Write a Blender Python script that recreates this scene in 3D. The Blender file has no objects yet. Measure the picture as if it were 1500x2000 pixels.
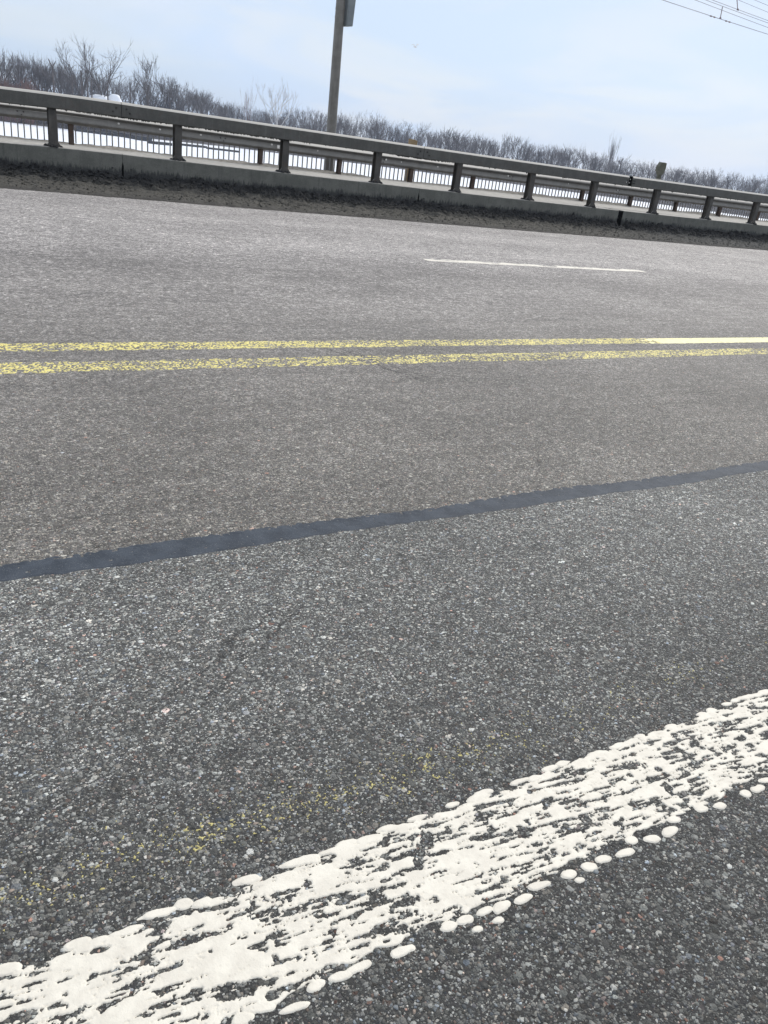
import bpy, math, random
import numpy as np

# ------------------------------------------------------------------ scene, camera, light
S = bpy.context.scene
COL = S.collection
random.seed(7)
RNG = np.random.default_rng(11)

CX, CY, F, ROLL, EYE = 750.0, 1000.0, 1520.0, math.radians(7.6), 1.10
_vp = np.array([3390.0, 643.0]); _c = np.array([CX, CY])
_u = np.array([-math.sin(ROLL), math.cos(ROLL)])
_d = -float((_vp - _c) @ _u)
_v = _c + _u * F * F / _d
def _ray(p): return np.array([p[0] - CX, p[1] - CY, F])
def _n(v): return v / np.linalg.norm(v)
AX = _n(_ray(_vp)); AZ = -_n(_ray(_v)); AY = np.cross(AZ, AX)
M3 = np.array([AX, AY, AZ])                       # camera (x right, y down, z forward) -> world
def view(p): return M3 @ _ray(p)

cam_data = bpy.data.cameras.new('camera')
cam = bpy.data.objects.new('camera', cam_data); COL.objects.link(cam)
from mathutils import Matrix, Vector
R = np.column_stack([M3 @ np.array([1, 0, 0.]), M3 @ np.array([0, -1, 0.]), M3 @ np.array([0, 0, -1.])])
cam.matrix_world = Matrix.Translation((0, 0, EYE)) @ Matrix(R.tolist()).to_4x4()
cam_data.sensor_fit = 'VERTICAL'; cam_data.sensor_height = 36; cam_data.lens = F / 2000 * 36
cam_data.clip_start = 0.05; cam_data.clip_end = 5000
S.camera = cam

SUN_EL, SUN_AZ = math.radians(46), math.radians(62)   # azimuth from +Y towards +X
sd = bpy.data.lights.new('sun', 'SUN'); sd.energy = 2.0; sd.angle = math.radians(20); sd.color = (1, .94, .85)
sun = bpy.data.objects.new('sun', sd); COL.objects.link(sun)
dirv = Vector((math.sin(SUN_AZ) * math.cos(SUN_EL), math.cos(SUN_AZ) * math.cos(SUN_EL), math.sin(SUN_EL)))
sun.rotation_euler = dirv.to_track_quat('Z', 'Y').to_euler()

W = bpy.data.worlds.new('World'); S.world = W; W.use_nodes = True
nt = W.node_tree; N = nt.nodes; L = nt.links; N.clear()
sky = N.new('ShaderNodeTexSky'); sky.sky_type = 'NISHITA'; sky.sun_disc = False
sky.sun_elevation = SUN_EL; sky.sun_rotation = SUN_AZ; sky.air_density = 1.0; sky.dust_density = 1.2; sky.ozone_density = 1.5
bg1 = N.new('ShaderNodeBackground'); bg1.inputs['Strength'].default_value = 0.10
L.new(sky.outputs[0], bg1.inputs['Color'])
tc = N.new('ShaderNodeTexCoord'); mp = N.new('ShaderNodeMapping'); mp.inputs['Scale'].default_value = (1.0, 1.0, 4.2)
L.new(tc.outputs['Generated'], mp.inputs['Vector'])
n1 = N.new('ShaderNodeTexNoise'); n1.inputs['Scale'].default_value = 2.3; n1.inputs['Detail'].default_value = 6; n1.inputs['Roughness'].default_value = .55
n1.inputs['Distortion'].default_value = .6
L.new(mp.outputs[0], n1.inputs['Vector'])
cr = N.new('ShaderNodeValToRGB'); cr.color_ramp.elements[0].position = .30; cr.color_ramp.elements[0].color = (.62, .62, .62, 1)
cr.color_ramp.elements[1].position = .68; cr.color_ramp.elements[1].color = (.93, .93, .93, 1)
L.new(n1.outputs['Fac'], cr.inputs['Fac'])
bg2 = N.new('ShaderNodeBackground'); bg2.inputs['Strength'].default_value = 1.0
sz = N.new('ShaderNodeSeparateXYZ'); L.new(tc.outputs['Generated'], sz.inputs[0])
czr = N.new('ShaderNodeValToRGB'); czr.color_ramp.elements[0].position = .0; czr.color_ramp.elements[0].color = (.53, .68, .92, 1)
czr.color_ramp.elements[1].position = .5; czr.color_ramp.elements[1].color = (.92, .95, 1.0, 1)
L.new(sz.outputs[2], czr.inputs['Fac'])
mp2 = N.new('ShaderNodeMapping'); mp2.inputs['Scale'].default_value = (1.6, 1.6, 7.5); mp2.inputs['Rotation'].default_value = (.10, .06, 0); mp2.inputs['Location'].default_value = (2.3, .9, .4); L.new(tc.outputs['Generated'], mp2.inputs['Vector'])
n2 = N.new('ShaderNodeTexNoise'); n2.inputs['Scale'].default_value = 2.1; n2.inputs['Detail'].default_value = 5; n2.inputs['Roughness'].default_value = .5; n2.inputs['Distortion'].default_value = .9
L.new(mp2.outputs[0], n2.inputs['Vector'])
cw = N.new('ShaderNodeMapRange'); cw.interpolation_type = 'SMOOTHSTEP'; cw.inputs['From Min'].default_value = .40; cw.inputs['From Max'].default_value = .66; L.new(n2.outputs['Fac'], cw.inputs['Value'])
cmx = N.new('ShaderNodeMix'); cmx.data_type = 'RGBA'; L.new(cw.outputs['Result'], cmx.inputs[0]); L.new(czr.outputs[0], cmx.inputs[6]); cmx.inputs[7].default_value = (.72, .785, .89, 1)
L.new(cmx.outputs[2], bg2.inputs['Color'])
mx = N.new('ShaderNodeMixShader'); L.new(cr.outputs[0], mx.inputs[0]); L.new(bg1.outputs[0], mx.inputs[1]); L.new(bg2.outputs[0], mx.inputs[2])
wo = N.new('ShaderNodeOutputWorld'); L.new(mx.outputs[0], wo.inputs['Surface'])

S.view_settings.view_transform = 'Standard'; S.view_settings.look = 'None'
S.view_settings.exposure = 0.15; S.view_settings.gamma = 1.0; S.view_settings.use_curve_mapping = False
S.render.engine = 'CYCLES'
S.cycles.volume_step_rate = 4; S.cycles.volume_bounces = 1

# ------------------------------------------------------------------ helpers
def tag(o, label=None, cat=None, group=None, kind=None):
    if label: o['label'] = label
    if cat: o['category'] = cat
    if group: o['group'] = group
    if kind: o['kind'] = kind
    return o
def mesh(name, v, f, mat=None, smooth=False):
    me = bpy.data.meshes.new(name)
    v = np.asarray(v, dtype=np.float32)
    if isinstance(f, np.ndarray):
        nf, k = f.shape
        me.vertices.add(len(v)); me.vertices.foreach_set('co', v.ravel())
        me.loops.add(nf * k); me.loops.foreach_set('vertex_index', f.astype(np.int32).ravel())
        me.polygons.add(nf); me.polygons.foreach_set('loop_start', np.arange(0, nf * k, k, dtype=np.int32))
        me.update(calc_edges=True)
        me.validate()
    else:
        me.from_pydata(v.tolist(), [], [list(q) for q in f]); me.update()
    if mat: me.materials.append(mat)
    if smooth: me.polygons.foreach_set('use_smooth', [True] * len(me.polygons))
    return me
def obj(name, me, parent=None, loc=None):
    o = bpy.data.objects.new(name, me); COL.objects.link(o)
    if parent: o.parent = parent
    if loc is not None: o.location = loc
    return o
def empty(name, loc, label=None, cat=None, group=None):
    o = bpy.data.objects.new(name, None); COL.objects.link(o); o.location = loc; o.empty_display_size = .2
    return tag(o, label, cat, group)
class MB:
    def __init__(s): s.v = []; s.f = []
    def box(s, a, b):
        i = len(s.v); x0, y0, z0 = a; x1, y1, z1 = b
        s.v += [(x0,y0,z0),(x1,y0,z0),(x1,y1,z0),(x0,y1,z0),(x0,y0,z1),(x1,y0,z1),(x1,y1,z1),(x0,y1,z1)]
        s.f += [tuple(i + k for k in q) for q in ((0,3,2,1),(4,5,6,7),(0,1,5,4),(1,2,6,5),(2,3,7,6),(3,0,4,7))]
        return s
    def tube(s, p, q, r0, r1, n=8, cap=True):
        p = Vector(p); q = Vector(q); d = (q - p).normalized()
        a = d.cross(Vector((0, 0, 1)) if abs(d.z) < .9 else Vector((1, 0, 0))).normalized(); b = d.cross(a)
        i = len(s.v)
        for c, r in ((p, r0), (q, r1)):
            for k in range(n):
                t = 2 * math.pi * k / n; w = c + a * (r * math.cos(t)) + b * (r * math.sin(t)); s.v.append(tuple(w))
        for k in range(n): s.f.append((i + k, i + n + k, i + n + (k + 1) % n, i + (k + 1) % n))
        if cap: s.f.append(tuple(i + k for k in range(n))); s.f.append(tuple(i + n + k for k in reversed(range(n))))
        return s
    def prism_x(s, prof, x0, x1, cap=True):        # closed (y,z) profile swept along x
        i = len(s.v); n = len(prof)
        s.v += [(x0, y, z) for y, z in prof] + [(x1, y, z) for y, z in prof]
        for k in range(n): s.f.append((i + k, i + (k + 1) % n, i + n + (k + 1) % n, i + n + k))
        if cap: s.f.append(tuple(i + k for k in reversed(range(n)))); s.f.append(tuple(i + n + k for k in range(n)))
        return s
    def prism_y(s, prof, y0, y1):                  # closed (x,z) profile swept along y
        i = len(s.v); n = len(prof)
        s.v += [(x, y0, z) for x, z in prof] + [(x, y1, z) for x, z in prof]
        for k in range(n): s.f.append((i + k, i + n + k, i + n + (k + 1) % n, i + (k + 1) % n))
        s.f.append(tuple(i + k for k in range(n))); s.f.append(tuple(i + n + k for k in reversed(range(n))))
        return s
    def me(s, name, mat, smooth=False): return mesh(name, s.v, s.f, mat, smooth)
def bevel(o, w, seg=2):
    m = o.modifiers.new('bevel', 'BEVEL'); m.width = w; m.segments = seg; m.limit_method = 'ANGLE'; return o

def vnoise(x, y, seed=0):                          # smooth value noise, ~0..1
    xi = np.floor(x).astype(np.int64); yi = np.floor(y).astype(np.int64)
    fx = x - xi; fy = y - yi; fx = fx * fx * (3 - 2 * fx); fy = fy * fy * (3 - 2 * fy)
    def h(a, b):
        n = (a * 374761393 + b * 668265263 + seed * 974634777) & 0x7fffffff
        n = ((n ^ (n >> 13)) * 1274126177) & 0x7fffffff
        n = ((n ^ (n >> 16)) * 668265263) & 0x7fffffff
        return (n & 0xffffff) / float(0xffffff)
    return (h(xi, yi) * (1 - fx) + h(xi + 1, yi) * fx) * (1 - fy) + (h(xi, yi + 1) * (1 - fx) + h(xi + 1, yi + 1) * fx) * fy
def fbm(x, y, o=4, seed=0):
    a = 0; t = 0; k = 1.
    for i in range(o): a = a + k * vnoise(x * 2 ** i, y * 2 ** i, seed + i); t += k; k *= .5
    return a / t

# material helper
def mat(name):
    m = bpy.data.materials.new(name); m.use_nodes = True
    t = m.node_tree; b = t.nodes['Principled BSDF']
    return m, t, b
class G:                                           # small node-graph helper
    def __init__(s, t): s.t = t; s.N = t.nodes; s.L = t.links; s.pos = None
    def P(s):
        if s.pos is None: s.pos = s.N.new('ShaderNodeNewGeometry').outputs['Position']
        return s.pos
    def OC(s): return s.N.new('ShaderNodeTexCoord').outputs['Object']
    def map(s, v, sc, loc=(0, 0, 0), rot=(0, 0, 0)):
        n = s.N.new('ShaderNodeMapping'); n.inputs['Scale'].default_value = sc; n.inputs['Location'].default_value = loc; n.inputs['Rotation'].default_value = rot
        s.L.new(v, n.inputs['Vector']); return n.outputs[0]
    def noise(s, v, sc, det=4, r=.5, dim='3D'):
        n = s.N.new('ShaderNodeTexNoise'); n.noise_dimensions = dim; n.inputs['Scale'].default_value = sc; n.inputs['Detail'].default_value = det; n.inputs['Roughness'].default_value = r
        s.L.new(v, n.inputs['Vector']); return n.outputs['Fac']
    def vor(s, v, sc, feat='F1', rnd=1, dim='2D'):
        n = s.N.new('ShaderNodeTexVoronoi'); n.voronoi_dimensions = dim; n.feature = feat; n.inputs['Scale'].default_value = sc; n.inputs['Randomness'].default_value = rnd
        s.L.new(v, n.inputs['Vector']); return n
    def ramp(s, f, stops, interp='LINEAR'):
        n = s.N.new('ShaderNodeValToRGB'); c = n.color_ramp; c.interpolation = interp
        while len(c.elements) < len(stops): c.elements.new(.5)
        for e, (p, col) in zip(c.elements, stops):
            e.position = p; e.color = (col, col, col, 1) if not isinstance(col, tuple) else (*col, 1)
        s.L.new(f, n.inputs['Fac']); return n.outputs['Color']
    def mix(s, f, a, b, mode='MIX'):
        n = s.N.new('ShaderNodeMix'); n.data_type = 'RGBA'; n.blend_type = mode
        for sock, val in ((n.inputs[0], f), (n.inputs[6], a), (n.inputs[7], b)):
            if isinstance(val, (int, float)) and sock == n.inputs[0]: sock.default_value = val
            elif isinstance(val, (int, float)): sock.default_value = (val, val, val, 1)
            elif isinstance(val, tuple): sock.default_value = (*val, 1)
            else: s.L.new(val, sock)
        return n.outputs[2]
    def math(s, op, a, b=0., c=0., clamp=False):
        n = s.N.new('ShaderNodeMath'); n.operation = op; n.use_clamp = clamp
        for i, val in enumerate((a, b, c)):
            if isinstance(val, (int, float)): n.inputs[i].default_value = val
            else: s.L.new(val, n.inputs[i])
        return n.outputs[0]
    def sep(s, v):
        n = s.N.new('ShaderNodeSeparateXYZ'); s.L.new(v, n.inputs[0]); return n.outputs
    def sepc(s, v):
        n = s.N.new('ShaderNodeSeparateColor'); s.L.new(v, n.inputs[0]); return n.outputs
    def mr(s, v, a, b, c=0., d=1., smooth=True):
        n = s.N.new('ShaderNodeMapRange'); n.interpolation_type = 'SMOOTHSTEP' if smooth else 'LINEAR'
        for k, x in zip(('From Min', 'From Max', 'To Min', 'To Max'), (a, b, c, d)): n.inputs[k].default_value = x
        s.L.new(v, n.inputs['Value']); return n.outputs['Result']
    def bump(s, h, st, dist, b, nrm=None):
        n = s.N.new('ShaderNodeBump'); n.inputs['Strength'].default_value = st; n.inputs['Distance'].default_value = dist
        s.L.new(h, n.inputs['Height'])
        if nrm is not None: s.L.new(nrm, n.inputs['Normal'])
        s.L.new(n.outputs[0], b.inputs['Normal']); return n.outputs[0]

# ------------------------------------------------------------------ materials
def asphalt():
    m, t, b = mat('asphalt'); g = G(t); P = g.P()
    Y = g.sep(P)[1]
    warp = g.N.new('ShaderNodeTexNoise'); warp.inputs['Scale'].default_value = 220; warp.inputs['Detail'].default_value = 1
    g.L.new(P, warp.inputs['Vector'])
    ws = g.N.new('ShaderNodeVectorMath'); ws.operation = 'SCALE'; ws.inputs['Scale'].default_value = .004; g.L.new(warp.outputs['Color'], ws.inputs[0])
    wa = g.N.new('ShaderNodeVectorMath'); wa.operation = 'ADD'; g.L.new(P, wa.inputs[0]); g.L.new(ws.outputs[0], wa.inputs[1]); Q = wa.outputs[0]
    def stones(scale, keep, size, ramp):
        v = g.vor(g.map(Q, (1, 1.15, 1)), scale); rgb = g.sepc(v.outputs['Color'])
        val = g.ramp(rgb[0], ramp)
        tint = g.ramp(rgb[1], [(0, (.96, 1., .93)), (.55, (1., 1., .94)), (.72, (1., .98, .88)), (.86, (1.05, .95, .82)), (.93, (.80, .92, 1.05)), (.985, (1.1, .80, .66)), (1, (1.2, .70, .55))])
        c = g.mix(1., val, tint, 'MULTIPLY')
        lim = g.math('MULTIPLY', rgb[2], size)
        lim = g.math('ADD', lim, size * .55)
        inside = g.math('SUBTRACT', lim, v.outputs['Distance'])
        mk = g.mr(inside, 0., .05)
        mk = g.math('MULTIPLY', mk, g.math('LESS_THAN', rgb[1], 1.1))
        kp = g.math('GREATER_THAN', g.math('FRACT', g.math('MULTIPLY', rgb[2], 7.31)), 1 - keep)
        return c, g.math('MULTIPLY', mk, kp), inside
    binder = g.ramp(g.noise(P, 900, 2), [(.3, .022), (.7, .062)])
    cA, mA, hA = stones(250, .8, .44, [(0, .04), (.35, .09), (.65, .19), (.88, .36), (1, .58)])
    cB, mB, hB = stones(125, .70, .42, [(0, .045), (.4, .10), (.7, .19), (.9, .34), (1, .55)])
    cC, mC, hC = stones(66, .22, .36, [(0, .045), (.5, .11), (.8, .21), (.94, .34), (1, .55)])
    c = g.mix(mA, binder, cA); c = g.mix(mB, c, cB); c = g.mix(mC, c, cC)
    grain = g.mr(g.noise(P, 1500, 2, .6), .3, .7, .72, 1.25)
    c = g.mix(1., c, grain, 'MULTIPLY')
    # far lanes: another paving, dusty and more worn
    far = g.mr(Y, 1.92, 1.98)
    dust = g.mr(Y, 1.9, 7.5, .22, .92, False)
    c = g.mix(1., c, g.mix(far, (1., 1., 1.), (1.62, 1.52, 1.42)), 'MULTIPLY')
    pat = g.noise(g.map(P, (.35, .8, 1)), .8, 3, .5)
    band = g.ramp(g.mr(g.math('ADD', Y, g.math('MULTIPLY', pat, .5)), 2.0, 13.0, 0, 1, False),
                  [(0, .58), (.07, .56), (.17, .66), (.24, .72), (.33, .90), (.40, .80), (.46, .70), (.53, .92), (.62, 1.08), (.74, .96), (.80, 1.1), (.88, .90), (1, 1.0)])
    vs = g.sepc(g.vor(Q, 125).outputs['Color']); vs2 = g.sepc(g.vor(g.map(Q, (1, 1, 1), (3, 5, 0)), 58).outputs['Color'])
    sp1 = g.ramp(vs[0], [(0, .45), (.3, .68), (.6, 1.0), (.85, 1.45), (1, 2.1)])
    sp2 = g.ramp(vs2[1], [(0, .74), (.4, .90), (.75, 1.07), (.95, 1.35), (1, 1.8)])
    speck = g.mix(1., sp1, sp2, 'MULTIPLY')
    vs3 = g.sepc(g.vor(g.map(Q, (1, 1, 1), (7, 2, 0)), 34).outputs['Color'])
    sp3 = g.ramp(vs3[0], [(0, .78), (.45, .94), (.8, 1.08), (1, 1.35)])
    vs4 = g.sepc(g.vor(g.map(Q, (.8, 1, 1), (1, 6, 0)), 21).outputs['Color'])
    sp4 = g.ramp(vs4[1], [(0, .86), (.5, .98), (.85, 1.07), (1, 1.25)])
    sp34 = g.mix(1., sp3, sp4, 'MULTIPLY')
    speck = g.mix(g.mr(Y, 2.5, 6.5, 0, 1), speck, g.mix(1., speck, sp34, 'MULTIPLY'))
    dcol = g.mix(1., g.mix(1., (.378, .354, .338), band, 'MULTIPLY'), speck, 'MULTIPLY')
    dusty = g.mix(dust, c, dcol)
    base = g.mix(far, c, dusty)
    low = g.mr(g.noise(P, .9, 3, .5), .3, .7, .88, 1.12)
    base = g.mix(1., base, low, 'MULTIPLY')
    mid = g.mr(g.noise(P, 17, 3, .6), .3, .7, .86, 1.14)
    base = g.mix(1., base, mid, 'MULTIPLY')
    # near lane lightens gently away from the edge line
    near_tone = g.mr(Y, .6, 1.6, .86, 1.62)
    near_tone = g.mix(far, near_tone, 1.0)
    base = g.mix(1., base, near_tone, 'MULTIPLY')
    scf = g.noise(g.map(P, (.55, 7, 1)), 1, 5, .6)
    base = g.mix(1., base, g.mr(scf, .35, .68, 1.06, .90), 'MULTIPLY')
    ck = g.vor(g.map(g.N.new('ShaderNodeNewGeometry').outputs['Position'], (.30, .55, 1), (.4, .2, 0)), 1.0, 'DISTANCE_TO_EDGE')
    wv = g.math('ADD', ck.outputs['Distance'], g.math('MULTIPLY', g.math('SUBTRACT', g.noise(P, 9, 5, .7), .5), .05))
    crk = g.math('MULTIPLY', g.math('LESS_THAN', g.math('ABSOLUTE', g.math('SUBTRACT', wv, .012)), .0016), g.mr(g.noise(P, .8, 2), .5, .56))
    base = g.mix(g.math('MULTIPLY', crk, .7), base, (.02, .02, .02))
    g.L.new(base, b.inputs['Base Color'])
    b.inputs['Roughness'].default_value = .66; b.inputs['Specular IOR Level'].default_value = .35
    h = g.math('ADD', g.math('MULTIPLY', g.math('MULTIPLY', mB, hB), 1.0), g.math('MULTIPLY', g.math('MULTIPLY', mA, hA), .5))
    h = g.math('ADD', h, g.math('MULTIPLY', g.math('MULTIPLY', mC, hC), 1.2))
    h = g.math('ADD', h, g.math('MULTIPLY', g.noise(P, 500, 2), .35))
    g.bump(h, .9, .006, b)
    return m
def stone_mat():
    m, t, b = mat('aggregate_stone'); g = G(t)
    a = g.N.new('ShaderNodeAttribute'); a.attribute_name = 'tone'
    gr = g.mr(g.noise(g.P(), 700, 3, .7), .3, .7, .65, 1.3)
    g.L.new(g.mix(1., a.outputs['Color'], gr, 'MULTIPLY'), b.inputs['Base Color'])
    b.inputs['Roughness'].default_value = .6; b.inputs['Specular IOR Level'].default_value = .4
    return m
def paint(name, col, col2, dirt=.25, rough=.6):
    m, t, b = mat(name); g = G(t); P = g.P()
    c = g.mix(g.mr(g.noise(P, 30, 4, .6), .35, .65), col, col2)
    sp = g.mr(g.noise(P, 420, 3, .7), .58, .74, 0, dirt)
    c = g.mix(sp, c, tuple(x * .45 for x in col2))
    g.L.new(c, b.inputs['Base Color']); b.inputs['Roughness'].default_value = rough
    g.bump(g.noise(P, 350, 3, .6), .35, .002, b)
    return m
def metal(name, ca, cb, streak=True, rough=.6, rust=0., dust_lit_top=0., above=None):
    m, t, b = mat(name); g = G(t); P = g.P()
    n = g.noise(P, 6, 6, .65)
    c = g.mix(g.mr(n, .35, .65), ca, cb)
    if streak:
        s_ = g.noise(g.map(P, (34, 34, 1.6)), 1, 4, .6)
        c = g.mix(g.mr(s_, .5, .75, 0, .45), c, tuple(x * .55 for x in ca))
        s2 = g.noise(g.map(P, (21, 21, 1.2), (4, 3, 2)), 1, 4, .6)
        c = g.mix(g.mr(s2, .56, .76, 0, .35), c, tuple(min(x * 1.7, .6) for x in cb))
    c = g.mix(1., c, g.mr(g.noise(P, 160, 3, .7), .3, .7, .75, 1.25), 'MULTIPLY')
    if rust: c = g.mix(g.mr(g.noise(P, 11, 5, .7), .52, .66, 0, rust), c, (.09, .045, .025))
    if dust_lit_top:
        nz = g.sep(g.N.new('ShaderNodeNewGeometry').outputs['Normal'])[2]
        dm = g.mr(nz, .12, .5, 0, dust_lit_top)
        if above: dm = g.math('MULTIPLY', dm, g.mr(g.sep(P)[2], above - .01, above + .01, .12, 1))
        c = g.mix(dm, c, (.68, .64, .57))  # up-facing metal painted pale: dust plus the light its edges catch
    g.L.new(c, b.inputs['Base Color']); b.inputs['Roughness'].default_value = rough
    g.bump(g.noise(P, 90, 4, .7), .3, .004, b)
    return m
def dirt_mat():
    m, t, b = mat('road_grit'); g = G(t); P = g.P(); x, y, z = g.sep(P)
    n = g.noise(P, 9, 5, .7); n2 = g.noise(P, 60, 4, .7)
    c = g.mix(g.mr(n2, .3, .7), (.072, .068, .060), (.135, .128, .112))
    c = g.mix(g.mr(x, 11, 18, 0, .6), c, (.095, .096, .097))
    c = g.mix(g.mr(n, .4, .7, 0, .5), c, (.085, .08, .07))
    wetn = g.math('ADD', y, g.math('MULTIPLY', n, .5))
    wetn = g.math('ADD', wetn, g.math('MULTIPLY', z, .9))
    wet = g.mr(wetn, 13.62, 14.30)
    c = g.mix(wet, c, g.mix(g.mr(n2, .35, .65), (.022, .023, .024), (.05, .05, .05)))
    pit = g.math('MULTIPLY', g.mr(z, .006, .022, 1, 0), g.mr(y, 12.6, 12.8))  # shade in low pits and the crack, painted into the grit colour
    c = g.mix(g.math('MULTIPLY', pit, .85), c, (.018, .018, .018))
    edge = g.mr(y, 12.42, 12.62, 1, 0)
    c = g.mix(g.math('MULTIPLY', edge, .55), c, (.07, .066, .062))
    g.L.new(c, b.inputs['Base Color']); b.inputs['Roughness'].default_value = .85; b.inputs['Specular IOR Level'].default_value = .25
    g.bump(g.math('ADD', g.noise(P, 45, 5, .8), g.math('MULTIPLY', g.noise(P, 160, 3, .7), .5)), .8, .03, b)
    return m
def plain(name, ca, cb, sc=8, rough=.8, bump=.3, bd=.01, bs=60):
    m, t, b = mat(name); g = G(t); P = g.P()
    c = g.mix(g.mr(g.noise(P, sc, 6, .65), .35, .65), ca, cb)
    g.L.new(c, b.inputs['Base Color']); b.inputs['Roughness'].default_value = rough; b.inputs['Specular IOR Level'].default_value = .3 if rough < .9 else .05
    if bump: g.bump(g.noise(P, bs, 4, .7), bump, bd, b)
    return m
def kerb_mat():
    m, t, b = mat('weathered_kerb'); g = G(t); P = g.P(); x, y, z = g.sep(P)
    c = g.mix(g.mr(g.noise(P, 4, 6, .65), .35, .65), (.118, .119, .102), (.16, .158, .138))
    s_ = g.noise(g.map(P, (26, 26, 1.4)), 1, 5, .65)
    c = g.mix(g.mr(s_, .52, .72, 0, .45), c, (.06, .06, .055))
    c = g.mix(1., c, g.mr(g.noise(P, 130, 3, .7), .3, .7, .8, 1.2), 'MULTIPLY')
    # splashed road dirt, higher and lower along the wall
    sp = g.math('ADD', g.math('MULTIPLY', g.noise(g.map(P, (30, 30, 3.0)), 1, 6, .8), .42), g.math('MULTIPLY', g.noise(P, 2.2, 3), .12))
    k = g.math('SUBTRACT', sp, g.math('ADD', z, -.01))
    c = g.mix(g.mr(k, -.03, .03, 0, .92), c, g.mix(g.mr(g.noise(P, 60, 4), .35, .65), (.022, .023, .025), (.055, .055, .052)))
    nz = g.sep(g.N.new('ShaderNodeNewGeometry').outputs['Normal'])[2]
    top = g.mix(g.mr(g.noise(P, 12, 5, .7), .35, .65), (.30, .285, .26), (.44, .42, .385))
    c = g.mix(g.mr(nz, .3, .8), c, top)
    g.L.new(c, b.inputs['Base Color']); b.inputs['Roughness'].default_value = .8
    g.bump(g.noise(P, 50, 5, .75), .4, .01, b)
    return m
def bark(name, ca, cb):
    m, t, b = mat(name); g = G(t)
    c = g.mix(g.mr(g.noise(g.P(), .9, 4, .6), .35, .65), ca, cb)
    g.L.new(c, b.inputs['Base Color']); b.inputs['Roughness'].default_value = .9; b.inputs['Specular IOR Level'].default_value = .2
    return m
def seal_mat():
    m, t, b = mat('bitumen_sealant'); g = G(t); P = g.P()
    c = g.mix(g.mr(g.noise(P, 14, 5, .6), .35, .65), (.033, .042, .056), (.054, .066, .084))  # blue of the sky it reflects is mixed into the bitumen colour
    c = g.mix(g.mr(g.noise(P, 420, 2, .6), .64, .70, 0, .8), c, (.26, .26, .25))
    g.L.new(c, b.inputs['Base Color']); b.inputs['Roughness'].default_value = .62; b.inputs['Specular IOR Level'].default_value = .24
    g.bump(g.noise(P, 260, 3, .6), .4, .003, b)
    return m
M = dict(
    asphalt=asphalt(), stone=stone_mat(),
    white=paint('white_road_paint', (.77, .73, .635), (.68, .64, .555), .22),
    yellow=paint('worn_yellow_paint', (.80, .70, .22), (.70, .61, .22), .35),
    yellow_new=paint('fresh_yellow_paint', (.92, .86, .50), (.88, .80, .38), .15),
    yellow_old=paint('old_yellow_paint', (.58, .51, .20), (.44, .39, .17), .3),
    seal=seal_mat(), dirt=dirt_mat(), kerb=kerb_mat(),
    rail=metal('weathered_rail_steel', (.066, .065, .057), (.088, .086, .077), rough=.55, rust=.15, dust_lit_top=.9),
    post=metal('dirty_post_steel', (.05, .046, .04), (.08, .073, .063), rough=.6, rust=.35, dust_lit_top=.2),
    wbeam=metal('galvanised_beam', (.085, .083, .078), (.125, .121, .113), rough=.5, rust=.12, dust_lit_top=.98, above=.955),
    rust=metal('rusty_post', (.055, .038, .03), (.095, .066, .05), rough=.8, rust=.5),
    picket=metal('grey_picket_paint', (.17, .165, .165), (.23, .225, .225), rough=.5, streak=False),
    lamp=metal('lamp_post_steel', (.128, .120, .105), (.17, .162, .145), rough=.55, dust_lit_top=.3),
    box=plain('grey_cabinet_paint', (.17, .19, .20), (.21, .23, .235), 5, .5, .1),
    dark=plain('black_steel_gap_shade', (.004, .004, .004), (.008, .008, .008), 5, .95, 0),  # black for sleeves, joint stains and the shade inside open gaps
    walk=plain('dusty_walkway', (.33, .315, .29), (.46, .44, .40), 7, .85, .5, .02, 40),
    pile=plain('dry_grit', (.20, .185, .16), (.34, .32, .29), 14, .9, .6, .02, 70),
    conc=plain('deck_concrete', (.22, .21, .19), (.30, .29, .27), 3, .85),
    snow=plain('river_snow', (.80, .84, .90), (.88, .90, .94), .05, .6, .3, .05, 2),
    bank=plain('leaf_litter_bank', (.05, .045, .045), (.13, .12, .12), .35, .9, 0),
    water=plain('open_water', (.02, .03, .045), (.03, .045, .06), 1, .15, 0),
    dock=plain('dark_dock_timber', (.02, .02, .024), (.045, .044, .046), 1, .85, 0),
    tarp=plain('blue_tarpaulin', (.03, .06, .13), (.045, .08, .16), 1, .6, 0),
    bark=bark('grey_brown_bark', (.055, .044, .038), (.10, .082, .074)),
    bark2=bark('pale_winter_twigs', (.095, .082, .08), (.15, .135, .13)),
    birch=bark('pale_birch_bark', (.42, .41, .41), (.55, .54, .54)),
    brush=bark('dense_brush_twigs', (.032, .030, .036), (.06, .054, .06)),
    red=bark('russet_brush_twigs', (.15, .075, .055), (.20, .11, .085)),
    wood=plain('cut_timber', (.24, .17, .09), (.32, .24, .14), 12, .8),
    olive=plain('olive_painted_metal', (.085, .085, .06), (.12, .118, .09), 9, .6, .1),
    wire=plain('wire_grey', (.22, .22, .25), (.28, .28, .31), 1, .5, 0),
    insul=plain('brown_insulator', (.10, .06, .05), (.15, .09, .08), 1, .4, 0),
    gull=plain('gull_feathers', (.55, .55, .55), (.7, .7, .7), 5, .8, 0),
    bolt=plain('dark_bolt_steel', (.03, .03, .028), (.055, .052, .047), 30, .6, .1),
    chip=plain('pale_bare_metal', (.62, .60, .56), (.72, .70, .66), 30, .5, 0),
)

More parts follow.
